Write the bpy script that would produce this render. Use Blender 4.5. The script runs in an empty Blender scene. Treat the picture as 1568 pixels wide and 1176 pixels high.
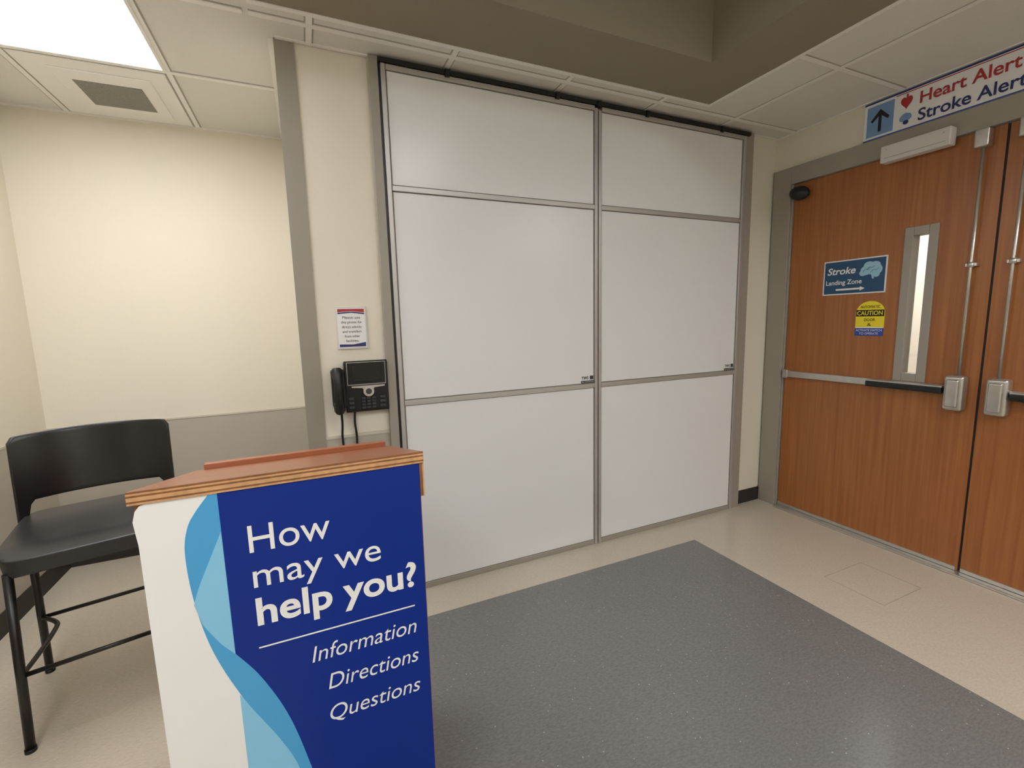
import bpy, bmesh, math
import numpy as np
from mathutils import Vector, Matrix
S=bpy.context.scene
col=S.collection
def srgb(r,g,b):
    f=lambda c:(c/255/12.92) if c/255<=0.04045 else ((c/255+0.055)/1.055)**2.4
    return (f(r),f(g),f(b),1)
# ---------------------------------------------------------------- materials
def mat(name,rgb,rough=.5,metal=0,spec=.5,noise=None,bump=None,emit=0,coat=0):
    m=bpy.data.materials.new(name); m.use_nodes=True; nt=m.node_tree; b=nt.nodes['Principled BSDF']
    c=srgb(*rgb); b.inputs['Base Color'].default_value=c; b.inputs['Roughness'].default_value=rough
    b.inputs['Metallic'].default_value=metal; b.inputs['Specular IOR Level'].default_value=spec
    b.inputs['Coat Weight'].default_value=coat; b.inputs['Coat Roughness'].default_value=.1
    tc=nt.nodes.new('ShaderNodeTexCoord')
    if noise:
        sc,amt=noise[:2]
        n=nt.nodes.new('ShaderNodeTexNoise'); n.inputs['Scale'].default_value=sc; n.inputs['Detail'].default_value=4
        nt.links.new(tc.outputs['Object'],n.inputs['Vector'])
        r=nt.nodes.new('ShaderNodeValToRGB'); r.color_ramp.elements[0].position=.3; r.color_ramp.elements[1].position=.7
        r.color_ramp.elements[0].color=tuple(x*(1-amt) for x in c[:3])+(1,); r.color_ramp.elements[1].color=tuple(min(1,x*(1+amt)) for x in c[:3])+(1,)
        nt.links.new(n.outputs['Fac'],r.inputs['Fac']); nt.links.new(r.outputs['Color'],b.inputs['Base Color'])
    if bump:
        n2=nt.nodes.new('ShaderNodeTexNoise'); n2.inputs['Scale'].default_value=bump[0]; n2.inputs['Detail'].default_value=3
        nt.links.new(tc.outputs['Object'],n2.inputs['Vector'])
        bp=nt.nodes.new('ShaderNodeBump'); bp.inputs['Strength'].default_value=bump[1]; bp.inputs['Distance'].default_value=.002
        nt.links.new(n2.outputs['Fac'],bp.inputs['Height']); nt.links.new(bp.outputs['Normal'],b.inputs['Normal'])
    if emit:
        b.inputs['Emission Color'].default_value=c; b.inputs['Emission Strength'].default_value=emit
    return m
def wood(name,c1,c2,c3,scale=(60,60,2.2),rough=.4):
    m=mat(name,c1,rough); nt=m.node_tree; b=nt.nodes['Principled BSDF']
    tc=nt.nodes.new('ShaderNodeTexCoord'); mp=nt.nodes.new('ShaderNodeMapping'); mp.inputs['Scale'].default_value=scale
    nt.links.new(tc.outputs['Object'],mp.inputs['Vector'])
    n=nt.nodes.new('ShaderNodeTexNoise'); n.inputs['Scale'].default_value=1.0; n.inputs['Detail'].default_value=6; n.inputs['Distortion'].default_value=.6
    nt.links.new(mp.outputs['Vector'],n.inputs['Vector'])
    r=nt.nodes.new('ShaderNodeValToRGB'); e=r.color_ramp.elements
    e[0].position=.25; e[0].color=srgb(*c3); e[1].position=.75; e[1].color=srgb(*c2)
    k=e.new(.5); k.color=srgb(*c1)
    nt.links.new(n.outputs['Fac'],r.inputs['Fac']); nt.links.new(r.outputs['Color'],b.inputs['Base Color'])
    return m
def floor_mat(name,base,lo,hi,speck,rough):
    m=mat(name,base,rough); nt=m.node_tree; b=nt.nodes['Principled BSDF']
    tc=nt.nodes.new('ShaderNodeTexCoord')
    mp=nt.nodes.new('ShaderNodeMapping'); mp.inputs['Rotation'].default_value=(0,0,.5); mp.inputs['Scale'].default_value=(1,2.2,1)
    nt.links.new(tc.outputs['Object'],mp.inputs['Vector'])
    n=nt.nodes.new('ShaderNodeTexNoise'); n.inputs['Scale'].default_value=70; n.inputs['Detail'].default_value=5; n.inputs['Roughness'].default_value=.7
    nt.links.new(mp.outputs['Vector'],n.inputs['Vector'])
    r=nt.nodes.new('ShaderNodeValToRGB'); e=r.color_ramp.elements; e[0].position=.35;e[0].color=srgb(*lo);e[1].position=.65;e[1].color=srgb(*hi)
    nt.links.new(n.outputs['Fac'],r.inputs['Fac'])
    v=nt.nodes.new('ShaderNodeTexVoronoi'); v.inputs['Scale'].default_value=60; nt.links.new(tc.outputs['Object'],v.inputs['Vector'])
    lt=nt.nodes.new('ShaderNodeMath'); lt.operation='LESS_THAN'; lt.inputs[1].default_value=.11
    nt.links.new(v.outputs['Distance'],lt.inputs[0])
    wn=nt.nodes.new('ShaderNodeSeparateColor'); nt.links.new(v.outputs['Color'],wn.inputs[0])
    g=nt.nodes.new('ShaderNodeMath'); g.operation='GREATER_THAN'; g.inputs[1].default_value=.82; nt.links.new(wn.outputs[0],g.inputs[0])
    mu=nt.nodes.new('ShaderNodeMath'); mu.operation='MULTIPLY'; nt.links.new(lt.outputs[0],mu.inputs[0]); nt.links.new(g.outputs[0],mu.inputs[1])
    mx=nt.nodes.new('ShaderNodeMix'); mx.data_type='RGBA'; nt.links.new(mu.outputs[0],mx.inputs['Factor']); nt.links.new(r.outputs['Color'],mx.inputs[6]); mx.inputs[7].default_value=srgb(*speck)
    nt.links.new(mx.outputs[2],b.inputs['Base Color'])
    n4=nt.nodes.new('ShaderNodeTexNoise'); n4.inputs['Scale'].default_value=9; n4.inputs['Detail'].default_value=2; nt.links.new(tc.outputs['Object'],n4.inputs['Vector'])
    bp=nt.nodes.new('ShaderNodeBump'); bp.inputs['Strength'].default_value=.1; bp.inputs['Distance'].default_value=.004
    nt.links.new(n4.outputs['Fac'],bp.inputs['Height']); nt.links.new(bp.outputs['Normal'],b.inputs['Normal'])
    return m
M={}
M['wall']=mat('wall_paint_beige',(222,216,200),.6,spec=.3,bump=(160,.2))
M['wains']=mat('wainscot_taupe',(176,169,157),.55,spec=.3,bump=(160,.15))
M['rail']=mat('rail_strip',(200,193,178),.5)
M['ceil']=mat('ceiling_tile',(221,219,211),.9,spec=.1,noise=(300,.05),bump=(220,.5))
M['tbar']=mat('ceiling_grid_white',(234,232,226),.5)
M['tile_shade']=mat('tile_reveal_shadow_paint',(170,166,155),.8)  # grey that paints the shadow lines along the tile edges
M['soffit']=mat('soffit_taupe_paint',(144,135,117),.7,spec=.2,bump=(150,.2))
M['frame']=mat('frame_taupe_paint',(154,148,137),.45)
M['guard']=mat('corner_guard_taupe',(148,141,128),.45)
M['alu']=mat('anodised_aluminium',(184,182,177),.4,metal=.5)
M['steel']=mat('brushed_steel',(198,195,188),.32,metal=.8,noise=(40,.05))
M['black']=mat('black_plastic',(20,20,21),.4)
M['blackm']=mat('black_metal',(20,19,19),.35)
M['rubber']=mat('rubber_base_black',(42,38,35),.6)
M['wb']=mat('whiteboard_gloss',(226,228,227),.26,spec=.35)
M['door']=wood('cherry_veneer',(158,99,53),(170,111,62),(143,86,43),(55,55,1.6),.34)
M['pod']=wood('podium_wood',(156,96,66),(170,108,74),(140,86,58),(3,60,60),.3)
M['ply']=mat('plywood_light_layer',(194,150,104),.5,noise=(60,.15))
M['ply2']=mat('plywood_dark_layer',(128,82,48),.5,noise=(60,.2))
M['floor']=floor_mat('vinyl_floor_beige',(192,183,166),(187,178,160),(199,190,174),(212,205,190),.2)
M['gray']=floor_mat('vinyl_floor_gray',(116,116,114),(108,108,106),(125,125,123),(190,190,186),.22)
M['seam']=mat('floor_seam',(166,155,136),.4)
M['light']=mat('troffer_lens',(253,252,254),.5,emit=10.5)
M['white']=mat('white_print',(228,228,226),.45)
M['navy']=mat('navy_print',(2,40,130),.4,spec=.3)
M['lb']=mat('sky_blue_print',(70,156,208),.4)
M['pb']=mat('pale_blue_print',(130,192,224),.4)
M['seat']=mat('black_vinyl',(42,42,44),.3,bump=(300,.25))
M['chairback']=mat('black_polymer',(16,16,17),.22)
M['red']=mat('red_print',(170,44,52),.5)
M['dnavy']=mat('dark_navy_print',(34,46,104),.5)
M['ablue']=mat('sign_blue',(114,148,192),.5)
M['teal']=mat('stroke_sign_blue',(30,74,110),.5)
M['brain']=mat('brain_blue',(150,192,214),.5)
M['yellow']=mat('caution_yellow',(236,216,40),.5)
M['cblue']=mat('caution_blue',(40,72,160),.5)
M['ink']=mat('ink_black',(20,20,22),.6)
M['grill']=mat('perforated_grill',(134,129,120),.7,noise=(400,.35))
M['screen']=mat('phone_screen',(14,16,20),.08)
M['closer']=mat('closer_cover',(208,206,200),.4)
M['key']=mat('phone_keys',(58,60,64),.5)
gl=bpy.data.materials.new('glass_pane'); gl.use_nodes=True; nt=gl.node_tree; nt.nodes.clear()
o=nt.nodes.new('ShaderNodeOutputMaterial'); t=nt.nodes.new('ShaderNodeBsdfTransparent'); g=nt.nodes.new('ShaderNodeBsdfGlossy'); g.inputs['Roughness'].default_value=.03
mx=nt.nodes.new('ShaderNodeMixShader'); mx.inputs[0].default_value=.12; nt.links.new(t.outputs[0],mx.inputs[1]); nt.links.new(g.outputs[0],mx.inputs[2]); nt.links.new(mx.outputs[0],o.inputs[0])
M['glass']=gl
# ---------------------------------------------------------------- helpers
def link(ob,parent=None):
    col.objects.link(ob)
    if parent is not None:
        ob.parent=parent; ob.matrix_parent_inverse=Matrix.Translation(parent.location).inverted()
    return ob
def empty(name,loc=(0,0,0)):
    e=bpy.data.objects.new(name,None); e.location=loc; e.empty_display_size=.1; col.objects.link(e); return e
def fin(name,bm,m,parent=None,bevel=0,seg=3,smooth=False):
    me=bpy.data.meshes.new(name); bmesh.ops.recalc_face_normals(bm,faces=bm.faces); bm.to_mesh(me); bm.free()
    me.materials.append(M[m] if isinstance(m,str) else m)
    ob=bpy.data.objects.new(name,me); link(ob,parent)
    if bevel:
        b=ob.modifiers.new('b','BEVEL'); b.width=bevel; b.segments=seg; b.limit_method='ANGLE'
        for p in me.polygons: p.use_smooth=True
        w=ob.modifiers.new('w','WEIGHTED_NORMAL'); w.keep_sharp=True
    if smooth:
        for p in me.polygons: p.use_smooth=True
    return ob
def box(name,x0,x1,y0,y1,z0,z1,m,parent=None,bevel=0,seg=3):
    bm=bmesh.new(); bmesh.ops.create_cube(bm,size=1)
    for v in bm.verts:
        v.co=Vector(((x0+x1)/2+v.co.x*(x1-x0),(y0+y1)/2+v.co.y*(y1-y0),(z0+z1)/2+v.co.z*(z1-z0)))
    return fin(name,bm,m,parent,bevel,seg)
def prism(name,pts,axis,a0,a1,m,parent=None,bevel=0):
    q=[]
    for p in pts:
        if not q or (abs(p[0]-q[-1][0])+abs(p[1]-q[-1][1]))>1e-5: q.append(p)
    if abs(q[0][0]-q[-1][0])+abs(q[0][1]-q[-1][1])<1e-5: q.pop()
    pts=q
    bm=bmesh.new()
    def co(p,a):
        l=list(p); l.insert(axis,a); return l
    A=[bm.verts.new(co(p,a0)) for p in pts]; B=[bm.verts.new(co(p,a1)) for p in pts]
    bm.faces.new(A); bm.faces.new(B[::-1]); n=len(pts)
    for i in range(n): bm.faces.new((A[i],A[(i+1)%n],B[(i+1)%n],B[i]))
    bm.normal_update()
    bmesh.ops.triangulate(bm,faces=[f for f in bm.faces if len(f.verts)>4],ngon_method='EAR_CLIP')
    return fin(name,bm,m,parent,bevel)
def cyl(name,p0,p1,r,m,parent=None,seg=20,r2=None,bevel=0):
    p0=Vector(p0);p1=Vector(p1);d=p1-p0
    bm=bmesh.new(); bmesh.ops.create_cone(bm,cap_ends=True,segments=seg,radius1=r,radius2=r if r2 is None else r2,depth=d.length)
    q=d.to_track_quat('Z','Y').to_matrix().to_4x4(); bmesh.ops.transform(bm,matrix=Matrix.Translation((p0+p1)/2)@q,verts=bm.verts)
    ob=fin(name,bm,m,parent,bevel)
    for p in ob.data.polygons: p.use_smooth=len(p.vertices)==4
    return ob
def tube(name,pts,r,m,parent=None,bez=True):
    cu=bpy.data.curves.new(name,'CURVE'); cu.dimensions='3D'; cu.bevel_depth=r; cu.bevel_resolution=4; cu.use_fill_caps=True
    s=cu.splines.new('NURBS' if bez else 'POLY'); s.points.add(len(pts)-1)
    for i,p in enumerate(pts): s.points[i].co=(*p,1)
    if bez: s.order_u=3; s.use_endpoint_u=True; s.resolution_u=8
    cu.materials.append(M[m]); ob=bpy.data.objects.new(name,cu); return link(ob,parent)
def ell(cx,cy,rx,ry,n=28,a0=0,a1=2*math.pi):
    full=abs(a1-a0-2*math.pi)<1e-6
    return [(cx+rx*math.cos(a0+(a1-a0)*i/(n if full else n-1)),cy+ry*math.sin(a0+(a1-a0)*i/(n if full else n-1))) for i in range(n)]
def text(name,s,loc,cap,width,m,facing,parent,align='LEFT',bold=0,shear=0):
    cu=bpy.data.curves.new(name,'FONT'); cu.body=s; cu.size=1; cu.align_x=align; cu.offset=bold; cu.shear=shear; cu.extrude=0.004
    cu.materials.append(M[m]); ob=bpy.data.objects.new(name,cu); link(ob)
    bpy.context.view_layer.update()
    w=ob.dimensions[0]; k=cap/.69
    ob.scale=((width/w) if width else k,k,k)
    ob.rotation_euler=(math.pi/2,0,0 if facing=='Y' else -math.pi/2); ob.location=loc
    if parent is not None:
        ob.parent=parent; ob.matrix_parent_inverse=Matrix.Translation(parent.location).inverted()
    return ob
# ---------------------------------------------------------------- dims
H=1.313; Dy=2.165; Dx=2.903; Da=3.235; zc=2.443; XL=-1.32; Xc=-.022; YB=-2.6
# ---------------------------------------------------------------- shell
box('floor',XL-.1,5.2,YB-.1,Da+.1,-.06,0,'floor')
box('floor_inlay_gray',-.12,2.009,YB+.5,1.899,0,.0015,'gray')
h=empty('floor_hatch',(2.44,1.19,0))
for n,a in (('edge_1',(2.284,2.287,1.057,1.322)),('edge_2',(2.587,2.590,1.057,1.322)),('edge_3',(2.287,2.587,1.319,1.322)),('edge_4',(2.287,2.587,1.057,1.060))):
    box(n,*a,0,.0008,'seam',h)
box('wall_left',XL-.1,XL,YB,Da,0,zc+.1,'wall')
box('wall_alcove_back',XL,Xc+.1,Da,Da+.1,0,zc+.1,'wall')
box('wall_far',Xc,Dx+.12,Dy,Dy+.12,0,zc+.1,'wall')
box('wall_alcove_right',Xc,Xc+.1,Dy+.12,Da,0,zc+.1,'wall')
box('wall_back',XL,Dx,YB-.1,YB,0,zc+.1,'wall')
box('wall_right_header',Dx,Dx+.12,.0,Dy,2.19,zc+.1,'wall')
box('wall_right_near',Dx,Dx+.12,YB,.0,0,zc+.1,'wall')
box('wall_right_end',Dx,Dx+.12,2.10,Dy,0,2.19,'wall')
box('trim_wainscot_1',XL+.004,Xc,Da-.004,Da,.1,.79,'wains')
box('trim_wainscot_2',XL,XL+.004,YB,Da,.1,.79,'wains')
box('trim_wainscot_3',.046,.325,Dy-.004,Dy,.1,.808,'wains')
box('trim_rail_1',XL+.007,Xc,Da-.007,Da,.79,.80,'rail')
box('trim_rail_2',XL,XL+.007,YB,Da,.79,.80,'rail')
box('trim_rail_3',.046,.325,Dy-.007,Dy,.808,.822,'rail')
box('baseboard_alcove_back',XL+.01,Xc,Da-.01,Da,0,.1,'rubber')
box('baseboard_left',XL,XL+.01,YB,Da,0,.1,'rubber')
box('baseboard_column',Xc-.008,.325,Dy-.01,Dy,0,.1,'rubber')
box('baseboard_far',2.65,Dx,Dy-.01,Dy,0,.092,'rubber')
prism('trim_corner_guard',[(Xc-.006,Dy-.006),(.046,Dy-.006),(.046,Dy),(Xc,Dy),(Xc,Dy+.06),(Xc-.006,Dy+.06)],2,.1,zc-.001,'guard')
# ---------------------------------------------------------------- ceiling
TX0,TX1,TY0,TY1=-.1,2.07,-1.6,1.95
IX0,IX1,IY0,IY1=.22,1.754,-1.28,1.645
zt=zc+.42
def slab(n,x0,x1,y0,y1,m,z0=zc,z1=zc+.05): box(n,x0,x1,y0,y1,z0,z1,m)
slab('ceiling',XL,TX0,YB,Da,'ceil')
slab('ceiling_far_strip',TX0,Dx,TY1,Dy+.1,'ceil')
slab('ceiling_right_strip',TX1,Dx,YB,TY1,'ceil')
slab('ceiling_near_strip',TX0,TX1,YB,TY0,'ceil')
slab('ceiling_alcove',TX0,Xc+.05,Dy+.1,Da,'ceil')
so=empty('ceiling_soffit',(1,.2,zc))
box('soffit_far',TX0,TX1,IY1,TY1,zc-.002,zc+.05,'soffit',so)
box('soffit_near',TX0,TX1,TY0,IY0,zc-.002,zc+.05,'soffit',so)
box('soffit_left',TX0,IX0,IY0,IY1,zc-.002,zc+.05,'soffit',so)
box('soffit_right',IX1,TX1,IY0,IY1,zc-.002,zc+.05,'soffit',so)
box('tray_side_far',IX0,IX1,IY1,IY1+.03,zc+.05,zt,'soffit',so)
box('tray_side_near',IX0,IX1,IY0-.03,IY0,zc+.05,zt,'soffit',so)
box('tray_side_left',IX0-.03,IX0,IY0,IY1,zc+.05,zt,'soffit',so)
box('tray_side_right',IX1,IX1+.03,IY0,IY1,zc+.05,zt,'soffit',so)
box('tray_top',IX0-.03,IX1+.03,IY0-.03,IY1+.03,zt,zt+.03,'soffit',so)
tb=empty('ceiling_grid',(1,1,zc))
k=0
w=.011
def bar(x0,x1,y0,y1,gr=False):
    global k; k+=1; horiz=(x1-x0>y1-y0); z=horiz*.0012+ (k%7)*.00012
    box('tbar_%d'%k,x0,x1,y0,y1,zc-.004-z,zc+.001+z,'tbar',tb)
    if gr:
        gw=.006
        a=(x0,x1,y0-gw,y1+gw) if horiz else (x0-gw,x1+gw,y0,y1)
        box('shade_strip_%d'%k,*a,zc-.0012-z*.3,zc+.001,'tile_shade',tb)  # flat grey strip beside the bar, tile-edge shade put into its colour
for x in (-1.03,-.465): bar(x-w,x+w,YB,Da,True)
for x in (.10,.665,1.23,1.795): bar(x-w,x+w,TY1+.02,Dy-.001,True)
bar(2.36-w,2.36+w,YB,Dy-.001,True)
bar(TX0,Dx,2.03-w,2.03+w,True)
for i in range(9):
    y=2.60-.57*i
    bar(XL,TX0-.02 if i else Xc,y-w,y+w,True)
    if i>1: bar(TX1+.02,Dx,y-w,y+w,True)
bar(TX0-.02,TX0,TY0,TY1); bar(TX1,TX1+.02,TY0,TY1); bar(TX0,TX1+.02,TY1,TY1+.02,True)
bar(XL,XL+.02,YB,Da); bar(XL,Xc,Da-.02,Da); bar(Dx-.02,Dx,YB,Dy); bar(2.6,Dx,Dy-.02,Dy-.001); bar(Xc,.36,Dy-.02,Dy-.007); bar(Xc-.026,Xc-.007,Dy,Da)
def troffer(x0,x1,y0,y1,z=zc):
    e=empty('ceiling_light_panel',((x0+x1)/2,(y0+y1)/2,z))
    box('lens',x0,x1,y0,y1,z-.006,z-.002,'light',e)
    for n,a in (('rim_1',(x0-.012,x0,y0-.012,y1+.012)),('rim_2',(x1,x1+.012,y0-.012,y1+.012)),('rim_3',(x0,x1,y0-.012,y0)),('rim_4',(x0,x1,y1,y1+.012))):
        box(n,*a,z-.0085,z-.001,'tbar',e)
troffer(-1.005,-.482,1.475,2.578)
troffer(-1.005,-.482,-.8,.31)
troffer(.75,1.28,-1.0,.1,zt)
troffer(2.38,2.86,-1.4,-.3)
troffer(.3,1.4,-2.3,-1.75)
v=empty('ceiling_air_vent',(-.735,2.91,zc))
box('outer_panel',-1.010,-.484,2.62,3.20,zc-.008,zc-.001,'tbar',v,.004)
box('inner_panel',-.92,-.555,2.70,3.12,zc-.014,zc-.006,'tbar',v,.004)
box('perforated_face',-.86,-.61,2.79,3.04,zc-.017,zc-.010,'grill',v)
# ---------------------------------------------------------------- whiteboard partition
wbp=empty('whiteboard_partition',(1.47,Dy,0))
y0=Dy-.03
box('board_backing',.394,2.552,y0,Dy-.002,.02,2.405,'frame',wbp)
xs=[(.395,1.455),(1.500,2.552)]
for i,(a,b) in enumerate(xs):
    for j,(c,d) in enumerate(((.03,.932),(.962,1.892),(1.922,2.385))):
        box('panel_%d_%d'%(i,j),a+.004,b-.004,y0-.006,y0+.001,c,d,'wb',wbp,.002)
    box('rail_low_%d'%i,a,b,y0-.014,y0+.001,.934,.958,'alu',wbp,.002)
    box('rail_high_%d'%i,a,b,y0-.014,y0+.001,1.895,1.918,'alu',wbp,.002)
    box('rail_top_%d'%i,a,b,y0-.014,y0+.001,2.388,2.41,'alu',wbp,.002)
    box('rail_bottom_%d'%i,a,b,y0-.010,y0+.001,.0,.028,'frame',wbp,.002)
box('stile_left',.374,.393,y0-.015,Dy-.002,0,2.41,'alu',wbp,.002)
box('stile_mid_1',1.456,1.474,y0-.015,y0+.001,0,2.40,'alu',wbp,.002)
box('stile_mid_2',1.480,1.499,y0-.015,y0+.001,0,2.39,'alu',wbp,.002)
box('stile_right',2.553,2.575,y0-.015,Dy-.002,0,2.41,'alu',wbp,.002)
box('gap_line',1.474,1.480,y0-.006,y0,0,2.39,'black',wbp)
box('left_gap',.365,.373,y0-.002,Dy-.002,0,2.411,'black',wbp)
box('jamb_left',.325,.364,Dy-.035,Dy-.0,0.0,zc-.006,'frame',wbp,.002)
box('jamb_right',2.577,2.65,Dy-.035,Dy-.0,0.0,zc-.006,'frame',wbp,.002)
box('track',.364,2.60,Dy-.052,Dy-.002,2.4115,2.430,'black',wbp)
for x in (.665,1.23,1.477,1.795,2.36): box('hanger_%d'%int(x*100),x-.011,x+.011,Dy-.058,Dy-.02,2.402,2.432,'black',wbp,.002)
for x in (1.368,2.462):
    yy=y0-.0068
    box('label_black_%d'%int(x*100),x,x+.085,yy-.0006,yy,.963,.976,'ink',wbp)
    text('label_text_%d'%int(x*100),'TWS',(x+.004,yy-.001,.984),.016,.044,'ink','Y',wbp,bold=.02)
    box('label_code_%d'%int(x*100),x+.058,x+.08,yy-.0006,yy,.981,1.003,'key',wbp)
    text('label_small_%d'%int(x*100),'the whiteboard',(x+.004,yy-.001,.967),.006,.076,'white','Y',wbp)
# ---------------------------------------------------------------- door set
df=empty('door_frame',(Dx,1.05,0))
fx0,fx1=Dx-.022,Dx+.05
box('jamb_far',fx0,fx1,2.034,2.155,0,2.235,'frame',df,.003)
box('jamb_far_stop',fx0+.012,fx1+.03,2.026,2.034,0,2.13,'frame',df,.002)
box('head',fx0,fx1,.066,2.033,2.13,2.235,'frame',df,.001)
box('jamb_near',fx0,fx1,-.06,.064,0,2.235,'frame',df,.003)
box('threshold',Dx-.05,Dx+.06,.064,2.024,0,.010,'steel',df,.003)
dx0,dx1=Dx+.002,Dx+.047
def door(nm,ya,yb,s):
    e=empty(nm,(Dx,(ya+yb)/2,0))
    lo,hi=min(ya,yb)+.003,max(ya,yb)-.003
    w0,w1=sorted((yb+s*.235,yb+s*.327)); zb0,zb1=.975,1.715
    for n,a in (('slab_1',(lo,w0,.012,2.127)),('slab_2',(w1,hi,.012,2.127)),('slab_3',(w0,w1,.012,zb0)),('slab_4',(w0,w1,zb1,2.127))):
        box(n,dx0,dx1,a[0],a[1],a[2],a[3],'door',e)
    for n,a in (('vision_frame_1',(w0-.025,w0+.014,zb0-.03,zb1+.03)),('vision_frame_2',(w1-.014,w1+.025,zb0-.03,zb1+.03)),('vision_frame_3',(w0+.014,w1-.014,zb0-.03,zb0+.014)),('vision_frame_4',(w0+.014,w1-.014,zb1-.014,zb1+.03))):
        box(n,dx0-.010,dx1+.01,a[0],a[1],a[2],a[3],'frame',e,.003)
    box('vision_glass',dx0+.02,dx0+.026,w0+.01,w1-.01,zb0+.01,zb1-.01,'glass',e)
    ry=yb+s*.069
    def B(n,u0,u1,z0,z1,x0,x1,m,bv=0):
        a,b=sorted((yb+s*u0,yb+s*u1)); box(n,x0,x1,a,b,z0,z1,m,e,bv)
    B('latch_case',.036,.113,.826,.998,Dx-.055,dx0,'steel',.014)
    B('latch_cap',.050,.099,.845,.980,Dx-.068,Dx-.05,'steel',.008)
    B('bar_rail',.10,.965,.905,.945,Dx-.022,dx0,'steel',.004)
    B('push_pad',.118,.458,.904,.936,Dx-.055,Dx-.020,'black',.006)
    B('push_pad_face',.118,.458,.934,.943,Dx-.052,Dx-.020,'steel',.002)
    B('bar_end_cap',.935,.968,.898,.952,Dx-.030,dx0,'steel',.005)
    cyl('rod',(Dx-.022,ry,.99),(Dx-.022,ry,2.05),.0065,'steel',e)
    cyl('rod_guide',(Dx-.022,ry,1.512),(Dx-.022,ry,1.536),.013,'steel',e)
    B('rod_bracket',.048,.090,1.516,1.532,Dx-.024,dx0,'steel',.002)
    B('top_latch',.045,.096,2.045,2.125,Dx-.05,dx0,'steel',.008)
    return e
d1=door('door_1',2.024,1.050,1)
d2=door('door_2',.066,1.046,-1)
box('bottom_sweep',Dx-.006,dx0,1.06,2.02,.012,.03,'steel',d1)
box('bottom_sweep',Dx-.006,dx0,.08,1.04,.012,.03,'steel',d2)
box('meeting_astragal',dx0+.005,dx0+.01,1.042,1.054,.012,2.127,'ink',df)
sx=dx0-.003
st=empty('stroke_landing_zone_sign',(sx,1.64,1.52))
box('border',sx,dx0,1.473,1.806,1.421,1.620,'white',st)
box('face',sx-.001,sx,1.480,1.799,1.428,1.613,'teal',st)
text('line_1','Stroke',(sx-.002,1.785,1.54),.038,.155,'white','X',st,bold=.018,shear=.2)
text('line_2','Landing Zone',(sx-.002,1.79,1.480),.026,.195,'white','X',st,bold=.012)
prism('arrow',[(1.73,1.446),(1.73,1.456),(1.60,1.456),(1.60,1.463),(1.575,1.451),(1.60,1.439),(1.60,1.446)],0,sx-.002,sx-.001,'white',st)
for i,(cy,cz,ry,rz) in enumerate(((1.545,1.555,.034,.032),(1.575,1.548,.028,.026),(1.52,1.55,.026,.028),(1.56,1.574,.028,.022),(1.53,1.574,.026,.020),(1.522,1.522,.016,.014),(1.59,1.535,.018,.016))):
    prism('brain_%d'%i,ell(cy,cz,ry,rz),0,sx-.002-.0001*i,sx-.001,'brain',st)
for i,(cy,cz) in enumerate(((1.55,1.56),(1.57,1.55),(1.53,1.545))):
    tube('brain_fold_%d'%i,[(sx-.003,cy+.02,cz-.01),(sx-.003,cy+.008,cz+.01),(sx-.003,cy-.005,cz-.002),(sx-.003,cy-.018,cz+.01)],.001,'teal',st)
prism('brain_stem',[(1.548,1.525),(1.535,1.525),(1.533,1.50),(1.541,1.50)],0,sx-.002,sx-.001,'brain',st)
ca=empty('automatic_door_caution_decal',(sx,1.54,1.28))
prism('yellow_field',[(1.466,1.228),(1.610,1.228)]+ell(1.538,1.312,.072,.065,20,0,math.pi),0,sx,dx0,'yellow',ca)
box('white_band',sx-.0005,sx,1.468,1.608,1.226,1.232,'white',ca)
box('blue_field',sx-.0002,dx0,1.468,1.610,1.183,1.227,'cblue',ca)
box('black_band',sx-.001,sx,1.468,1.608,1.292,1.328,'ink',ca)
text('t1','AUTOMATIC',(sx-.0015,1.538,1.338),.015,.10,'ink','X',ca,'CENTER')
text('t2','CAUTION',(sx-.0025,1.538,1.299),.023,.128,'yellow','X',ca,'CENTER',bold=.015)
text('t3','DOOR',(sx-.0015,1.538,1.265),.016,.055,'ink','X',ca,'CENTER')
text('t3b','&',(sx-.0015,1.538,1.238),.016,.02,'ink','X',ca,'CENTER')
text('t4','ACTIVATE SWITCH',(sx-.0015,1.538,1.208),.012,.13,'white','X',ca,'CENTER')
text('t5','TO OPERATE',(sx-.0015,1.538,1.190),.012,.095,'white','X',ca,'CENTER')
cl=empty('door_operator_cover',(Dx-.04,1.365,2.13))
box('cover',Dx-.075,fx0+.002,1.222,1.512,2.088,2.172,'closer',cl,.006)
box('seam',Dx-.0765,Dx-.074,1.24,1.495,2.108,2.110,'frame',cl)
for n,yy in (('screw_1',1.25),('screw_2',1.485)): cyl(n,(Dx-.077,yy,2.15),(Dx-.074,yy,2.15),.004,'steel',cl)
se=empty('door_motion_sensor',(Dx-.05,1.974,2.06))
bm=bmesh.new(); bmesh.ops.create_uvsphere(bm,u_segments=24,v_segments=14,radius=1)
bmesh.ops.transform(bm,matrix=Matrix.Translation((Dx-.035,1.968,2.06))@Matrix.Rotation(math.radians(14),4,'X')@Matrix.Diagonal((.035,.064,.042,1)),verts=bm.verts)
fin('dome',bm,'black',se,smooth=True)
box('mount',Dx-.02,dx0,1.945,2.02,2.045,2.085,'black',se,.008)
os_=empty('overhead_directional_sign',(Dx-.01,1.2,2.34))
zx=Dx-.012
box('board',zx,Dx-.001,.50,1.636,2.240,2.436,'white',os_,.001)
box('stripe_blue',zx-.001,zx,.50,1.636,2.425,2.434,'dnavy',os_)
box('stripe_red',zx-.001,zx,.50,1.49,2.417,2.421,'red',os_)
box('stripe_bottom',zx-.001,zx,.50,1.636,2.241,2.247,'cblue',os_)
box('arrow_field',zx-.001,zx,1.497,1.622,2.258,2.412,'ablue',os_)
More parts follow.
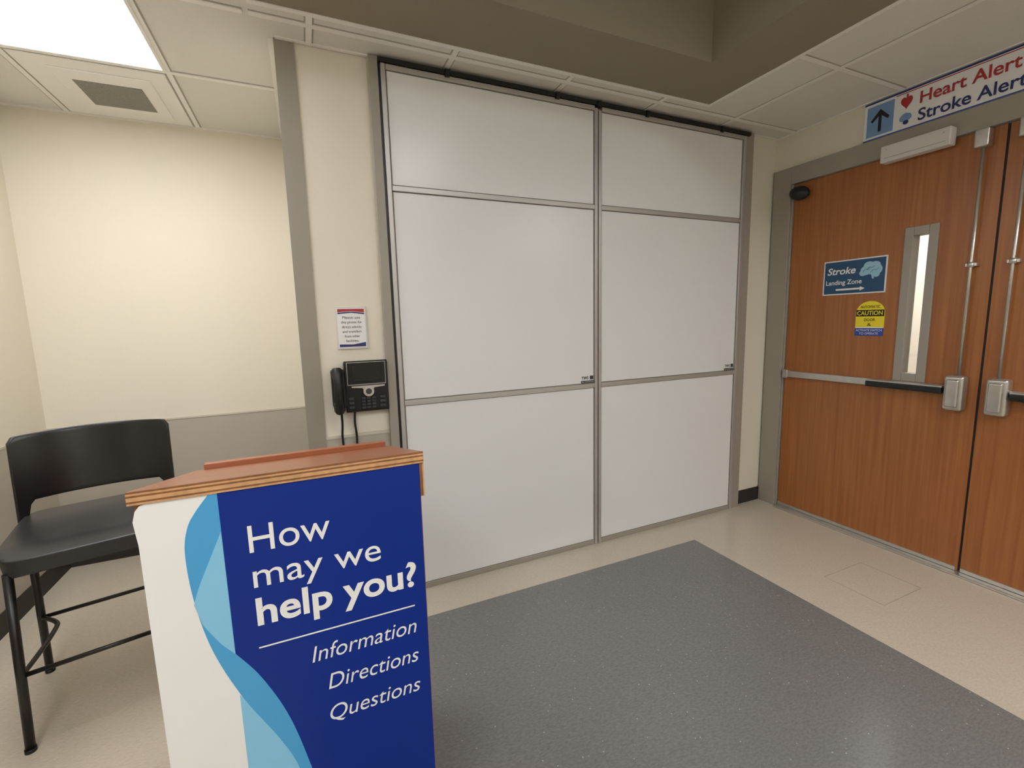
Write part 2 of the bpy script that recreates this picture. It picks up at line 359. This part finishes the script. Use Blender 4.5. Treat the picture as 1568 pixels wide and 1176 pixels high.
prism('arrow',[(1.566,2.275),(1.552,2.275),(1.552,2.355),(1.523,2.328),(1.515,2.338),(1.559,2.388),(1.603,2.338),(1.595,2.328),(1.566,2.355)],0,zx-.002,zx-.001,'ink',os_)
text('line_1','Heart Alert',(zx-.002,1.390,2.345),.054,.36,'red','X',os_,bold=.014)
text('line_2','Stroke Alert',(zx-.002,1.390,2.264),.054,.385,'dnavy','X',os_,bold=.014)
hp=[]
for i in range(40):
    t_=2*math.pi*i/40
    hp.append((1.442-.0016*16*math.sin(t_)**3,2.374+.0021*(13*math.cos(t_)-5*math.cos(2*t_)-2*math.cos(3*t_)-math.cos(4*t_))))
prism('heart_icon',hp,0,zx-.002,zx-.001,'red',os_)
box('heart_icon_artery',zx-.0022,zx-.001,1.436,1.444,2.386,2.412,'red',os_)
for i,(cy,cz,ry,rz) in enumerate(((1.452,2.298,.017,.016),(1.434,2.300,.018,.017),(1.444,2.308,.017,.013))):
    prism('brain_icon_%d'%i,ell(cy,cz,ry,rz),0,zx-.002-.0002*i,zx-.001,'ablue',os_)
prism('brain_icon_base',ell(1.440,2.276,.012,.010),0,zx-.0028,zx-.001,'dnavy',os_)
# corridor beyond the doors (seen through the vision slots)
box('wall_corridor_far',4.7,4.8,-.6,5.4,0,zc,'wall')
box('wall_corridor_end',Dx+.12,4.8,5.3,5.4,0,zc,'wall')
box('wall_corridor_near',Dx+.12,4.8,-.7,-.6,0,zc,'wall')
box('wall_corridor_side',Dx+.12,Dx+.2,Dy,5.3,0,zc,'wall')
box('floor_corridor',Dx+.05,4.8,Da+.1,5.4,-.06,0,'floor')
box('ceiling_corridor',Dx+.02,4.8,-.7,5.4,zc,zc+.05,'ceil')
troffer(3.4,4.4,1.2,2.6)
# ---------------------------------------------------------------- notice
nt_=empty('phone_instruction_notice',(.188,Dy,1.3))
box('holder',.122,.254,Dy-.006,Dy+.001,1.208,1.397,'closer',nt_,.002)
box('paper',.129,.247,Dy-.0072,Dy-.006,1.216,1.389,'white',nt_)
prism('stripe_red',[(.132,1.386),(.244,1.386),(.244,1.370),(.19,1.376),(.132,1.372)],1,Dy-.0078,Dy-.0072,'red',nt_)
prism('stripe_blue',[(.132,1.370),(.19,1.374),(.244,1.368),(.244,1.362),(.19,1.369),(.132,1.364)],1,Dy-.0078,Dy-.0072,'dnavy',nt_)
prism('stripe_base',[(.132,1.219),(.244,1.219),(.244,1.238),(.19,1.229),(.132,1.231)],1,Dy-.0078,Dy-.0072,'dnavy',nt_)
for i,(s_,w_) in enumerate((('Please use',.075),('this phone for',.088),('direct admits',.082),('and transfers',.080),('from other',.064),('facilities.',.055))):
    text('line_%d'%i,s_,(.188,Dy-.0078,1.343-.0205*i),.011,w_,'ink','Y',nt_,'CENTER')
# ---------------------------------------------------------------- wall phone
ph=empty('wall_phone',(.2,Dy,1.04))
prism('body',[(2.163,.928),(2.163,1.15),(2.118,1.158),(2.108,1.15),(2.120,.935),(2.128,.926)],0,.138,.324,'black',ph,.004)
def onbody(n,x0,x1,z0,z1,m,t=.003,bv=.001):
    f=lambda z:2.120+(z-.935)*(2.108-2.120)/(1.15-.935)
    prism(n,[(f(z0)+.001,z0),(f(z1)+.001,z1),(f(z1)-t,z1),(f(z0)-t,z0)],0,x0,x1,m,ph,bv)
onbody('screen_surround',.148,.314,1.050,1.152,'alu',.0045)
onbody('screen_bezel',.151,.311,1.054,1.150,'black',.006)
onbody('screen',.170,.296,1.066,1.142,'screen',.007)
prism('nav_arc',[(.165,1.046),(.307,1.046),(.307,1.040),(.262,1.036),(.254,1.022),(.218,1.022),(.210,1.036),(.165,1.040)],1,2.104,2.118,'alu',ph)
cyl('nav_ring',(.236,2.120,1.020),(.236,2.102,1.020),.023,'steel',ph,28)
cyl('nav_button',(.236,2.110,1.020),(.236,2.099,1.020),.013,'key',ph,24)
for r in range(4):
    for c in range(3): onbody('key_%d%d'%(r,c),.205+c*.022,.221+c*.022,.984-r*.014,.993-r*.014,'key',.006)
for r in range(3):
    for c in (0,1): onbody('fkey_%d%d'%(r,c),(.152,.285)[c],(.172,.308)[c],.985-r*.02,.996-r*.02,'key',.005)
tube('handset',[(.108,2.085,1.125),(.108,2.068,1.10),(.108,2.064,1.035),(.108,2.068,.965),(.108,2.085,.942)],.019,'black',ph)
box('handset_ear',.086,.131,2.078,2.125,1.080,1.133,'black',ph,.014,4)
box('handset_mouth',.086,.131,2.078,2.125,.934,.985,'black',ph,.014,4)
box('cradle',.084,.145,2.118,2.163,.955,1.12,'black',ph,.006)
tube('cord_1',[(.115,2.11,.94),(.118,2.13,.88),(.112,2.14,.82),(.118,2.14,.74),(.12,2.155,.66)],.005,'black',ph)
tube('cord_2',[(.175,2.14,.935),(.168,2.14,.88),(.176,2.14,.82),(.172,2.14,.74),(.15,2.155,.66)],.005,'black',ph)
box('jack_plate',.10,.17,2.153,2.1609,.60,.71,'closer',ph,.003)
# ---------------------------------------------------------------- podium
po=empty('information_podium',(-.05,1.25,0))
PF=.985; PL,PR=-.312,.216; PB=1.50
top=lambda y:1.033-.22*(y-PF)
def pr(n,pts,a,b,m,bv=0): return prism(n,pts,0,a,b,m,po,bv)
pr('side_left',[(PF+.012,.0),(PB-.04,.0),(PB-.04,top(PB-.04)-.024),(PF+.012,top(PF+.012)-.026)],PL+.006,PL+.026,'pod')
pr('side_right',[(PF+.012,.0),(PB-.04,.0),(PB-.04,top(PB-.04)-.024),(PF+.012,top(PF+.012)-.026)],PR-.028,PR-.008,'pod')
box('front_board',PL+.007,PR-.007,PF+.005,PF+.0115,0,1.004,'pod',po)
for i,z in enumerate((.05,.45,.78)): box('shelf_%d'%i,PL+.026,PR-.028,PF+.022,PB-.05,z,z+.02,'pod',po)
pr('top_board',[(PF-.003,top(PF)-.026),(PF-.003,top(PF)-.001),(PB,top(PB)-.001),(PB,top(PB)-.024)],PL+.0005,PR-.0005,'pod')
z_=top(PF)-.026; hh=.0248/7
for i in range(7):
    box('top_edge_ply_%d'%i,PL,PR,PF-.006,PF-.003,z_+i*hh,z_+(i+1)*hh,'ply2' if i in (1,4,6) else 'ply',po)
pr('lip',[(PB-.02,top(PB-.02)-.002),(PB-.02,top(PB)+.019),(PB+.0005,top(PB)+.019),(PB+.0005,top(PB)-.002)],PL+.022,PR-.01,'pod',.002)
box('corner_strip',PR-.0095,PR-.003,PF-.004,PF+.02,.93,1.006,'ply2',po)
box('corner_strip_outer',PR-.003,PR,PF-.004,PF+.02,.93,1.006,'ply',po)
py=PF
prism('poster',[(PL+.008,0),(PR-.010,0),(PR-.010,1.006),(PL+.024,1.006),(PL+.016,1.003),(PL+.009,.994),(PL+.004,.975),(PL+.008,.93)],1,py-.003,py+.004,'white',po)
def sm(pts,n=8):
    out=[]
    P=[pts[0]]+pts+[pts[-1]]
    for i in range(1,len(P)-2):
        for j in range(n):
            t=j/n; a,b,c,d=[np.array(q) for q in P[i-1:i+3]]
            out.append(tuple(.5*((2*b)+(-a+c)*t+(2*a-5*b+4*c-d)*t*t+(-a+3*b-3*c+d)*t**3)))
    out.append(pts[-1]); return out
C1=sm([(-.192,1.005),(-.215,.975),(-.230,.946),(-.238,.896),(-.233,.800),(-.213,.690),(-.172,.573),(-.117,.458),(-.085,.370),(-.07,.25),(-.08,.12),(-.12,.0)])
C2=sm([(-.177,.674),(-.138,.609),(-.098,.511),(-.070,.40),(-.05,.28),(-.055,.14),(-.09,.0)])
pr2=lambda n,p,d,m: prism(n,p,1,py-.003-d,py-.003,m,po)
pr2('navy_field',[(PR-.010,1.006),(-.177,1.006)]+C2+[(PR-.010,0)],.0006,'navy')
pr2('wave_blue',C1+C2[::-1]+[(-.177,1.005)],.0004,'lb')
pale=sm([(-.1775,.930),(-.200,.880),(-.222,.830),(-.234,.795)])+sm([(-.224,.75),(-.20,.705),(-.1775,.674)])
pr2('wave_pale',pale,.0007,'pb')
low=[p for p in C1 if p[1]<.583]
pr2('wave_lower',[( -.178,.583)]+low+[(-.178,.0)],.0006,'pb')
ty=py-.0042
text('how','How',(-.140,ty,.876),.056,.148,'white','Y',po)
text('may_we','may we',(-.138,ty,.802),.052,.245,'white','Y',po)
text('help_you','help you?',(-.137,ty,.722),.056,.320,'white','Y',po,bold=.022)
box('rule',-.136,.179,ty-.0006,ty,.6715,.6745,'white',po)
for s_,w_,z_ in (('Information',.222,.606),('Directions',.196,.533),('Questions',.198,.457)):
    text(s_.lower(),s_,(.180,ty,z_),.036,w_,'white','Y',po,'RIGHT',shear=.22,bold=-.004)
# ---------------------------------------------------------------- chair
ang=math.radians(14); c0=Vector((-.742,2.070,0)); r_=Vector((math.cos(ang),math.sin(ang),0)); b_=Vector((-math.sin(ang),math.cos(ang),0))
ch=empty('counter_height_chair',c0)
def W(x,y,z): return c0+r_*x+b_*y+Vector((0,0,z))
MW=Matrix.Translation(c0)@Matrix.Rotation(ang,4,'Z')
bm=bmesh.new(); NX,NY=24,24
def seatz(s,t):
    return .650-.012*(1-s*s)*(1-t*t)-(.022*max(0,(-t-.55)/.45)**2)
grid=[]
for j in range(NY+1):
    row=[]
    for i in range(NX+1):
        s=-1+2*i/NX; t=-1+2*j/NY
        wd=.232*(1-.06*(t+1)/2); dp=.228
        f=1-.045*(abs(s)**6)*(abs(t)**6)*2.2
        row.append(bm.verts.new((s*wd*f,t*dp*f,seatz(s,t))))
    grid.append(row)
for j in range(NY):
    for i in range(NX): bm.faces.new((grid[j][i],grid[j][i+1],grid[j+1][i+1],grid[j+1][i]))
r=bmesh.ops.extrude_face_region(bm,geom=list(bm.faces))
for g_ in r['geom']:
    if isinstance(g_,bmesh.types.BMVert): g_.co.z=.576; g_.co.x*=.97; g_.co.y*=.97
bmesh.ops.transform(bm,matrix=MW,verts=bm.verts)
fin('seat',bm,'seat',ch,.014,4)
bm=bmesh.new(); N=40; K=14; G=[]
for j in range(K+1):
    row=[]
    for i in range(N+1):
        s=-1+2*i/N; a=abs(s)
        zt_=.948-.008*a**2-.022*max(0,(a-.94)/.06)**2
        e_=min(1,max(0,(a-.82)/.13)); e_=e_*e_*(3-2*e_)
        zb_=.700-e_*.112
        t=j/K; z=zb_+(zt_-zb_)*t
        x=.236*s*(1-.02*(1-t)); y=.235-.055*a**2.2+.035*(z-.72)/.22
        row.append(bm.verts.new((x,y,z)))
    G.append(row)
for j in range(K):
    for i in range(N): bm.faces.new((G[j][i],G[j][i+1],G[j+1][i+1],G[j+1][i]))
bmesh.ops.transform(bm,matrix=MW,verts=bm.verts)
ob=fin('backrest',bm,'chairback',ch,smooth=True)
so_=ob.modifiers.new('s','SOLIDIFY'); so_.thickness=.014; so_.offset=0
bv=ob.modifiers.new('bv','BEVEL'); bv.width=.004; bv.segments=3; bv.limit_method='ANGLE'; bv.angle_limit=math.radians(50)
R_=.0125
for n,x,yt,yb in (('leg_1',-.205,-.19,-.222),('leg_2',.205,-.19,-.222),('leg_3',-.215,.18,.222),('leg_4',.215,.18,.222)):
    xb=x*1.06
    cyl(n,W(xb,yb,0.006),W(x,yt,.582),R_,'blackm',ch,r2=R_)
    cyl(n+'_foot',W(xb,yb,0),W(xb,yb,.012),.015,'black',ch)
rr=.0075
def leg(x,y,z):
    t=z/.582; yt=(-.19 if y<0 else .18); yb=(-.222 if y<0 else .222); xt=.205 if y<0 else .215
    return W(math.copysign(xt*(1.06-.06*t),x),yb+(yt-yb)*t,z)
cyl('footrest_front',leg(-1,-1,.25),leg(1,-1,.25),rr,'blackm',ch)
cyl('footrest_rear',leg(-1,1,.235),leg(1,1,.235),rr,'blackm',ch)
for s in (-1,1):
    tube('side_stretcher_%d'%(s+2),[leg(s,-1,.25),W(s*.19,-.12,.25),W(s*.165,.05,.245),W(s*.165,.12,.242),leg(s,1,.235)],rr,'blackm',ch)
tube('seat_frame',[W(-.205,-.19,.574),W(.205,-.19,.574),W(.21,.18,.574),W(-.21,.18,.574),W(-.205,-.19,.574)],.010,'blackm',ch,bez=False)
# ---------------------------------------------------------------- world / camera
w_=bpy.data.worlds.new('w'); S.world=w_; w_.use_nodes=True; w_.node_tree.nodes['Background'].inputs[0].default_value=(.5,.5,.5,1); w_.node_tree.nodes['Background'].inputs[1].default_value=.1
Rm=np.array([[0.9116,-0.0782,0.4035],[-0.4102,-0.1139,0.9048],[-0.0248,-0.9904,-0.1359]])
U,_,Vt=np.linalg.svd(Rm); Rm=U@Vt
cam=bpy.data.cameras.new('camera'); co=bpy.data.objects.new('camera',cam); col.objects.link(co)
cam.sensor_fit='HORIZONTAL'; cam.sensor_width=36; cam.lens=697.5/1568*36; cam.clip_start=.02
m=Matrix.Identity(4)
for i in range(3):
    m[i][0]=Rm[i,0]; m[i][1]=-Rm[i,1]; m[i][2]=-Rm[i,2]
m[2][3]=H; co.matrix_world=m
S.camera=co
S.view_settings.view_transform='Standard'; S.view_settings.look='None'; S.view_settings.exposure=0.3
